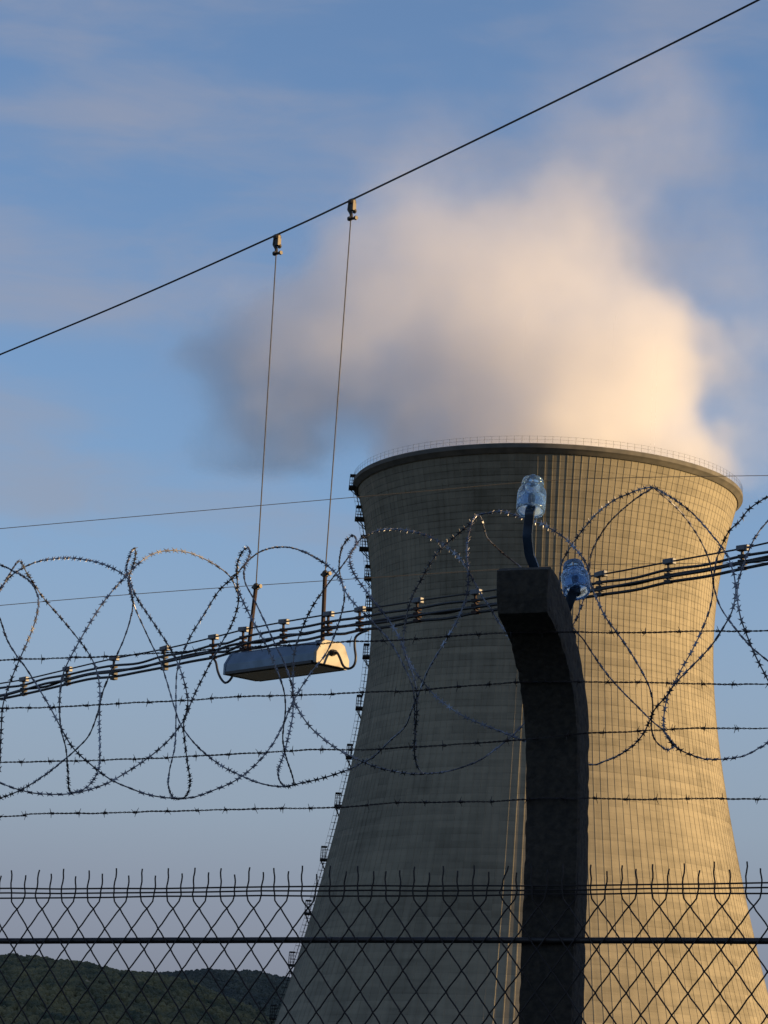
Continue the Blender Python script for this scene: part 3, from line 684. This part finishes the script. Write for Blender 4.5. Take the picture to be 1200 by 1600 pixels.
def strand3d(pl, sg):
    P = catmull([(x, y, 0) for x, y in pl], 3.0); P = np.array(P); n_ = len(P)
    yt = np.interp(P[:, 0], [a for a, _ in topl], [b_ for _, b_ in topl]); yb = np.interp(P[:, 0], [a for a, _ in botl], [b_ for _, b_ in botl])
    q = np.clip((P[:, 1]-yt)/(yb-yt), 0, 1)*2-1
    mag = np.sqrt(np.maximum(0, 1-q*q))
    s = np.ones(n_)*sg; cur = sg; last = 0
    ys = np.convolve(np.pad(P[:, 1], 8, 'edge'), np.ones(17)/17, 'valid')
    for i in range(1, n_-1):
        if (ys[i]-ys[i-1])*(ys[i+1]-ys[i]) < 0 and i-last > 10 and mag[i] < .6: cur = -cur; last = i
        s[i] = cur
    s[-1] = cur
    d = mag*s; kk = min(31, n_//2*2-1)
    d = np.convolve(np.pad(d, kk//2, 'edge'), np.ones(kk)/kk, 'valid')[:n_]
    return [onf(P[i, 0], P[i, 1], -.345+.215*d[i]) for i in range(n_)]
def razor(mb, pts, blades=True):
    pts = [np.array(p) for p in pts]
    mb.tube(pts, .00145, 6)
    d = np.r_[0, np.cumsum([np.linalg.norm(pts[i+1]-pts[i]) for i in range(len(pts)-1)])]
    cen = FP(sof(sum(pts)/len(pts)), .42, -.345)
    dd = rnd.uniform(.005, .02); tw = rnd.uniform(-1, 1)
    while dd < d[-1]-.01:
        i = int(np.searchsorted(d, dd)); i = max(1, min(len(pts)-2, i))
        c = pts[i]; T = pts[i+1]-pts[i-1]; T /= np.linalg.norm(T)
        rad = c-cen; rad -= DH*(rad@DH); rad -= T*(rad@T); rad /= (np.linalg.norm(rad)+1e-9)
        Wd = np.cross(T, rad)
        tw += rnd.uniform(-.45, .45); tw = max(-1.3, min(1.3, tw))
        a = tw; Wd2 = math.cos(a)*Wd+math.sin(a)*rad; Nn = np.cross(T, Wd2)
        k1 = rnd.uniform(.88, 1.1)
        out = [(-.0085, .0064), (-.0035, .0020), (.0035, .0020), (.0085, .0064), (.0045, .0018), (.0060, 0), (.0045, -.0018), (.0085, -.0064), (.0035, -.0020), (-.0035, -.0020), (-.0085, -.0064), (-.0045, -.0018), (-.0060, 0), (-.0045, .0018)]
        # bow-tie blade, four points, thin but solid
        for side in (1, -1):
            for e_ in (1, -1):
                q = [(e_*.0070*k1, side*.0068*k1), (e_*.0003, side*.0012), (e_*.0050, side*.0011)]
                up = [c+T*x+Wd2*y+Nn*.0004 for x, y in q]; dn = [c+T*x+Wd2*y-Nn*.0004 for x, y in q]
                mb.add(up+dn, [(0, 1, 2), (5, 4, 3), (0, 3, 4, 1), (1, 4, 5, 2), (2, 5, 3, 0)])
        mb.box(c, T*.0040, Wd2*.0021, Nn*.0017)
        dd += rnd.uniform(.0225, .0255)
S3 = []
for pl, sg in STR:
    p3 = strand3d(pl, sg); S3.append(p3)
    mb = MB(); razor(mb, p3); mb.build('razor_strand', M['razor'], coil)
# the coil runs on past both sides of the picture
ex = [(1, -.50), (2, -.50), (4, -.52), (5, -.55), (1, -1.0), (2, -1.0), (4, -1.04), (9, .56), (8, .58), (11, .60), (9, 1.12), (8, 1.16)]
for k_, sh in ex:
    p3 = [p+DH*sh+EZ*sh*SL for p in S3[k_]]
    sx = [sof(p) for p in p3]
    # keep only what lies outside the picture
    xs_ = [600+FPX*((p-CAM)@RT)/((p-CAM)@FW) for p in p3]
    run = []
    for p, x in zip(p3, xs_):
        if x < -60 or x > 1290: run.append(p)
        else:
            if len(run) > 20:
                mb = MB(); razor(mb, run); mb.build('razor_strand', M['razor'], coil)
            run = []
    if len(run) > 20:
        mb = MB(); razor(mb, run); mb.build('razor_strand', M['razor'], coil)

# ------------------------------------------------------------------ insulators
def insulator(cx, cy, off, axis, scale, brk, label):
    c = onf(cx, cy, off)          # centre of the open lower rim
    root = empty('glass_insulator', tuple(c), label, 'insulator', 'glass insulators on the concrete post')
    s = scale; axis = np.array(axis, float); axis /= np.linalg.norm(axis)
    prof = [(.0250, 0), (.0268, .0006), (.0282, .003), (.0288, .008), (.0290, .024), (.0288, .036), (.0279, .0425), (.0255, .0465), (.0215, .0490), (.0185, .0505), (.0178, .0530), (.0203, .0548), (.0224, .0565), (.0224, .0595), (.0198, .0612), (.0198, .0625), (.0213, .0640), (.0205, .0668), (.0165, .0690), (.0105, .0705), (.0090, .0735), (.0060, .0765), (.0005, .0770)]
    inner = [(.0005, .056), (.0085, .055), (.0095, .050), (.0100, .036), (.0150, .0345), (.0205, .033), (.0240, .028), (.0248, .018), (.0246, .006), (.0250, 0)]
    rg = lathe([(r_*s, h*s*1.12) for r_, h in list(reversed(inner))][::-1] + [(r_*s, h*s*1.12) for r_, h in prof[1:]], c, axis, 48)
    mb = MB(); mb.rings(rg); o = mb.build('glass_bell', M['glass'], root, smooth=True)
    # steel pin inside
    mb = MB(); mb.rings(lathe([(.0075*s, -.004*s), (.0078*s, .02*s), (.0068*s, .054*s), (.001, .0545*s)], c, axis, 16)); mb.build('pin', M['bracket'], root, smooth=True)
    # flat steel bar from the pin to the post
    P = [c+axis*.012*s]+brk(c); P = [np.array(p) for p in P]
    Q = []
    for a_, b_ in zip(P[:-1], P[1:]):
        n_ = max(2, int(np.linalg.norm(b_-a_)/.003)); Q += [a_+(b_-a_)*j/n_ for j in range(n_)]
    Q.append(P[-1]); Q = np.array(Q)
    for _ in range(3): Q[1:-1] = (Q[:-2]+Q[1:-1]*2+Q[2:])/4
    P = list(Q)
    mb = MB(); rg = []
    for i, p in enumerate(P):
        T = P[min(i+1, len(P)-1)]-P[max(i-1, 0)]; T /= np.linalg.norm(T)
        w_ = DH-T*(DH@T); w_ /= np.linalg.norm(w_); n2 = np.cross(T, w_)
        hw = .0096; ht = .0028
        rg.append([p+w_*hw+n2*ht, p-w_*hw+n2*ht, p-w_*hw-n2*ht, p+w_*hw-n2*ht])
    mb.rings(rg); mb.build('bracket', M['bracket'], root, bevel=.0008)
    return root
insulator(829, 800, .205, (.05, .33, .94), .99,
          lambda c: [onf(828, 800, .215), onf(824, 838, .205), onf(827, 866, .185), onf(834, 884, .175), onf(838, 896, .165)],
          'upright blue glass insulator standing above the post head on a bent steel bar')
insulator(901.5, 926, -.04, (-.10, .46, .88), .98,
          lambda c: [onf(899, 918, -.035), onf(889, 942, -.045), onf(882, 962, -.06), onf(874, 985, -.07)],
          'lower tilted blue glass insulator behind the right side of the post bend')

# ------------------------------------------------------------------ hanging floodlight, overhead cable, cable bundle
q0 = ray(402, 1010); q0 = CAM+q0*(24.4/(q0@FW))
LD = np.array([.69, -.72, 0]); LD /= np.linalg.norm(LD); WD = np.array([-LD[1], LD[0], 0])   # WD points away from the camera, to the right
def onv(x, y): return hit(x, y, q0, WD)            # the vertical plane through the lamp
lamp = empty('floodlight', tuple(onv(440, 1035)), 'long trapezoid floodlight hung on two rods and wires from the overhead cable', 'floodlight')
A = None
# corners of the housing from its lower right front corner
BR = hit(493, 1034.5, q0-WD*.165, WD)
Lg = 1.09; Wb = .35; H = .205
def LP(a, w, h): return BR+LD*a+WD*w+EZ*h
sec = [(0, 0), (0, .085), (.055, .172), (.085, .192), (.255, .192), (.295, .172), (.35, .065), (.35, 0)]
mb = MB(); mb.rings([[LP(-Lg+.012, w, h) for w, h in sec], [LP(-.02, w, h) for w, h in sec]], True, True)
mb.build('housing', M['housing'], lamp, bevel=.006)
def cap(a0, a1, name, matr, gr=.008):
    s2 = [((w-.175)*(1+gr*4)+.175, (h-.09)*(1+gr*4)+.09) for w, h in sec]
    mb = MB(); mb.rings([[LP(a0, w, h) for w, h in s2], [LP(a1, w, h) for w, h in s2]]); return mb.build(name, matr, lamp, bevel=.004)
cap(-.018, .012, 'end_cap', M['endcap']); cap(-Lg-.012, -Lg+.014, 'end_cap', M['housing'])
mb = MB()
mb.box(LP(-Lg/2, -.006, .006), LD*(Lg/2-.03), WD*.014, EZ*.011); mb.box(LP(-Lg/2, Wb+.006, .006), LD*(Lg/2-.03), WD*.014, EZ*.011)
mb.box(LP(-Lg+.045, Wb/2, .003), LD*.014, WD*(Wb/2-.01), EZ*.011); mb.box(LP(-.04, Wb/2, .003), LD*.014, WD*(Wb/2-.01), EZ*.011)
mb.build('glass_frame', M['rail'], lamp)
mb = MB(); mb.box(LP(-Lg/2, Wb/2, -.004), LD*(Lg/2-.06), WD*(Wb/2-.025), EZ*.003); mb.build('front_glass', M['lampglass'], lamp)
mb = MB()
gl = LP(.012, .165, .10)
mb.rings(lathe([(.028, 0), (.028, .014), (.020, .016), (.020, .04), (.010, .045)], gl, LD, 12)); mb.build('cable_gland', M['blackcable'], lamp)
rods = [((388, 1012), (400, 917), (433, 372)), ((504, 997), (508, 897), (550, 317))]
for (b0, t0, c0) in rods:
    B0 = onv(*b0); T0 = onv(*t0)
    B0[2] = BR[2]+.185
    CT = onv(*c0)
    mb = MB(); mb.tube([B0, T0], .017, 8)
    mb.box(B0+EZ*.02, LD*.05, WD*.03, EZ*.008); mb.build('hanger_rod', M['rust'], lamp)
    mb = MB(); mb.rings(lathe([(.026, -.02), (.026, .015), (.012, .03)], T0, EZ, 10)); mb.tube([T0-WD*.0-LD*.045, T0+LD*.05], .011, 6)
    mb.rings(lathe([(.018, 0), (.018, .02)], T0+LD*.04, LD, 6)); mb.build('rod_clevis', M['brass'], lamp)
    mb = MB(); mb.tube([T0, CT], .0055, 6); mb.build('suspension_wire', M['steelrope'], lamp)
    # clamp on the cable: saddle, link, thimble
    mb = MB(); z = EZ
    top = np.array([CT[0], CT[1], onv(c0[0], c0[1]-3)[2]])
    mb.rings(lathe([(.014, -.03), (.03, -.02), (.03, .02), (.014, .03)], top-z*.01, LD, 10))
    mb.box(top-z*.055+LD*.014, LD*.020, WD*.018, z*.032)
    mb.tube([top-z*.02-LD*.022, top-z*.07-LD*.030, top-z*.11-LD*.004, top-z*.15+LD*.004], [.018, .017, .014, .013], 8)
    mb.rings(lathe([(.012, 0), (.02, .006), (.02, .02), (.012, .026)], top-z*.09+LD*.022, WD, 8))
    mb.tube([top-z*.155-LD*.035, top-z*.158+LD*.055], .0115, 7)
    mb.rings(lathe([(.02, -.016), (.02, .016)], top-z*.15-LD*.012, LD, 8)); mb.rings(lathe([(.018, 0), (.018, .02)], top-z*.158+LD*.045, LD, 6))
    mb.build('cable_clamp', M['brass'], lamp)
mb = MB()
ca = [(-2600, 1490), (-1500, 1120), (-600, 803), (0, 554), (215, 464), (430, 368), (550, 312), (870, 157), (1185, 0), (1500, -165), (2000, -450)]
mb.tube(catmull([onv(*p) for p in ca], .15), .0080, 8)
solo(mb, 'overhead_cable', M['steelrope'], 'thick dark cable rising from left to right across the sky, carrying the floodlight', 'cable', smooth=True)

bund = empty('cable_bundle', tuple(onv(600, 960)), 'bundle of black cables on a messenger wire with grey hanger clips, rising to the right', 'cables')
ms = [(-700, 1180), (-300, 1120), (0, 1068), (37, 1062), (105, 1046), (178, 1029), (257, 1014), (333, 996), (380, 984), (443, 972), (513, 960), (562, 953), (652, 939), (743, 926), (850, 911), (938, 898), (1045, 878), (1160, 857), (1200, 848), (1500, 790), (2000, 690)]
mb = MB(); mb.tube(catmull([onv(*p) for p in ms], .2), .0065, 6); mb.build('messenger_wire', M['steelrope'], bund, smooth=True)
hx = [-240, -170, -100, -35, 37, 105, 178, 257, 333, 380, 443, 513, 562, 652, 743, 845, 938, 1045, 1160, 1280, 1400]
def my(x): return float(np.interp(x, [a for a, _ in ms], [b_ for _, b_ in ms]))
rnd = random.Random(4)
offs = [12.5, 20.5, 23.5, 31]
rad_ = [.0105, .0115, .0115, .0115]
for ci, of in enumerate(offs):
    pts = []; kx = sorted(hx)
    for i, x in enumerate(kx):
        o_ = of*(.72 if x < 120 else .9 if x < 260 else 1.0)
        pts.append((x, my(x)+o_))
        if i < len(kx)-1:
            xm = (x+kx[i+1])/2; base = (my(xm)+o_)
            sag = rnd.uniform(-2.5, 4.5) if ci in (0, 1, 2) else rnd.uniform(-.5, 2.5)
            if ci in (1, 2) and 100 < xm < 350: sag += rnd.uniform(-2, 4)
            pts.append((xm, base+sag))
    pts = [(-700, my(-700)+of)]+pts+[(2000, my(2000)+of)]
    o3 = [onv(*p)+WD*((ci % 2)*.02-.01) for p in pts]
    mb = MB(); mb.tube(catmull(o3, .06), rad_[ci], 8); mb.build('cable', M['blackcable'], bund, smooth=True)
for x in hx:
    yv = my(x); cx = onv(x, yv)
    root_o = None
    mb = MB(); mb.tube([onv(x, yv+2), onv(x-.5, yv+32*(.8 if x < 120 else 1))], .0125, 6)
    for of in offs:
        p = onv(x, yv+of*(.72 if x < 120 else 1)); mb.box(p, LD*.028, WD*.02, EZ*.012)
    cl_ = mb.build('hanger_clip', M['rust'] if x > 300 and x < 800 else M['steelrope'], bund)
    mb = MB(); tz = rnd.uniform(-.05, .12)
    ld = LD*math.cos(tz)+EZ*math.sin(tz); uz = EZ*math.cos(tz)-LD*math.sin(tz)
    mb.box(cx+EZ*.002, ld*.040, WD*.026, uz*.019); mb.box(cx+ld*.046, ld*.008, WD*.02, uz*.023)
    mb.build('clip_box', M['grey'], cl_, bevel=.005)
# feed loops from the bundle into the lamp
for k_, pl in enumerate(([(575, 985), (562, 989), (552, 996), (549, 1010), (549, 1028), (544, 1040), (534, 1044.5), (526, 1040), (521, 1028), (517, 1020), (514.5, 1019)],
                          [(330, 1026), (337, 1034), (340, 1048), (345, 1060), (352, 1067), (359, 1063), (364, 1055)])):
    P = [onv(*p) for p in pl]
    if k_ == 0:
        tgt = gl+LD*.04
        P = [p+LD*.0 for p in P]; e_ = tgt-P[-1]; P = [p+e_*min(1, i/6) for i, p in enumerate(P)]
    mb = MB(); mb.tube(catmull(P, .02), .010, 8); mb.build('feed_cable', M['blackcable'], bund, smooth=True)

# ------------------------------------------------------------------ two thin power lines in front of the tower
pz = np.array([0, 70., 0]); pn = np.array([.25, -1, 0]); pn /= np.linalg.norm(pn)
for pl, lab in (([(-1200, 960), (-500, 872), (0, 826), (280, 801), (553, 777), (700, 764), (850, 751), (1000, 746), (1200, 743), (1500, 739), (2200, 735)], 'upper thin power line passing in front of the tower below its rim'),
                ([(-1200, 1070), (-500, 993), (0, 946), (280, 923), (575, 903), (740, 892), (900, 883), (1100, 880), (1300, 879), (1600, 880), (2200, 890)], 'lower thin power line passing behind the tilted insulator')):
    mb = MB(); mb.tube(catmull([hit(x, y, pz, pn) for x, y in pl], 1.0), .0085, 6)
    solo(mb, 'power_line', M['thinwire'], lab, 'power line', 'thin power lines crossing the view', smooth=True)
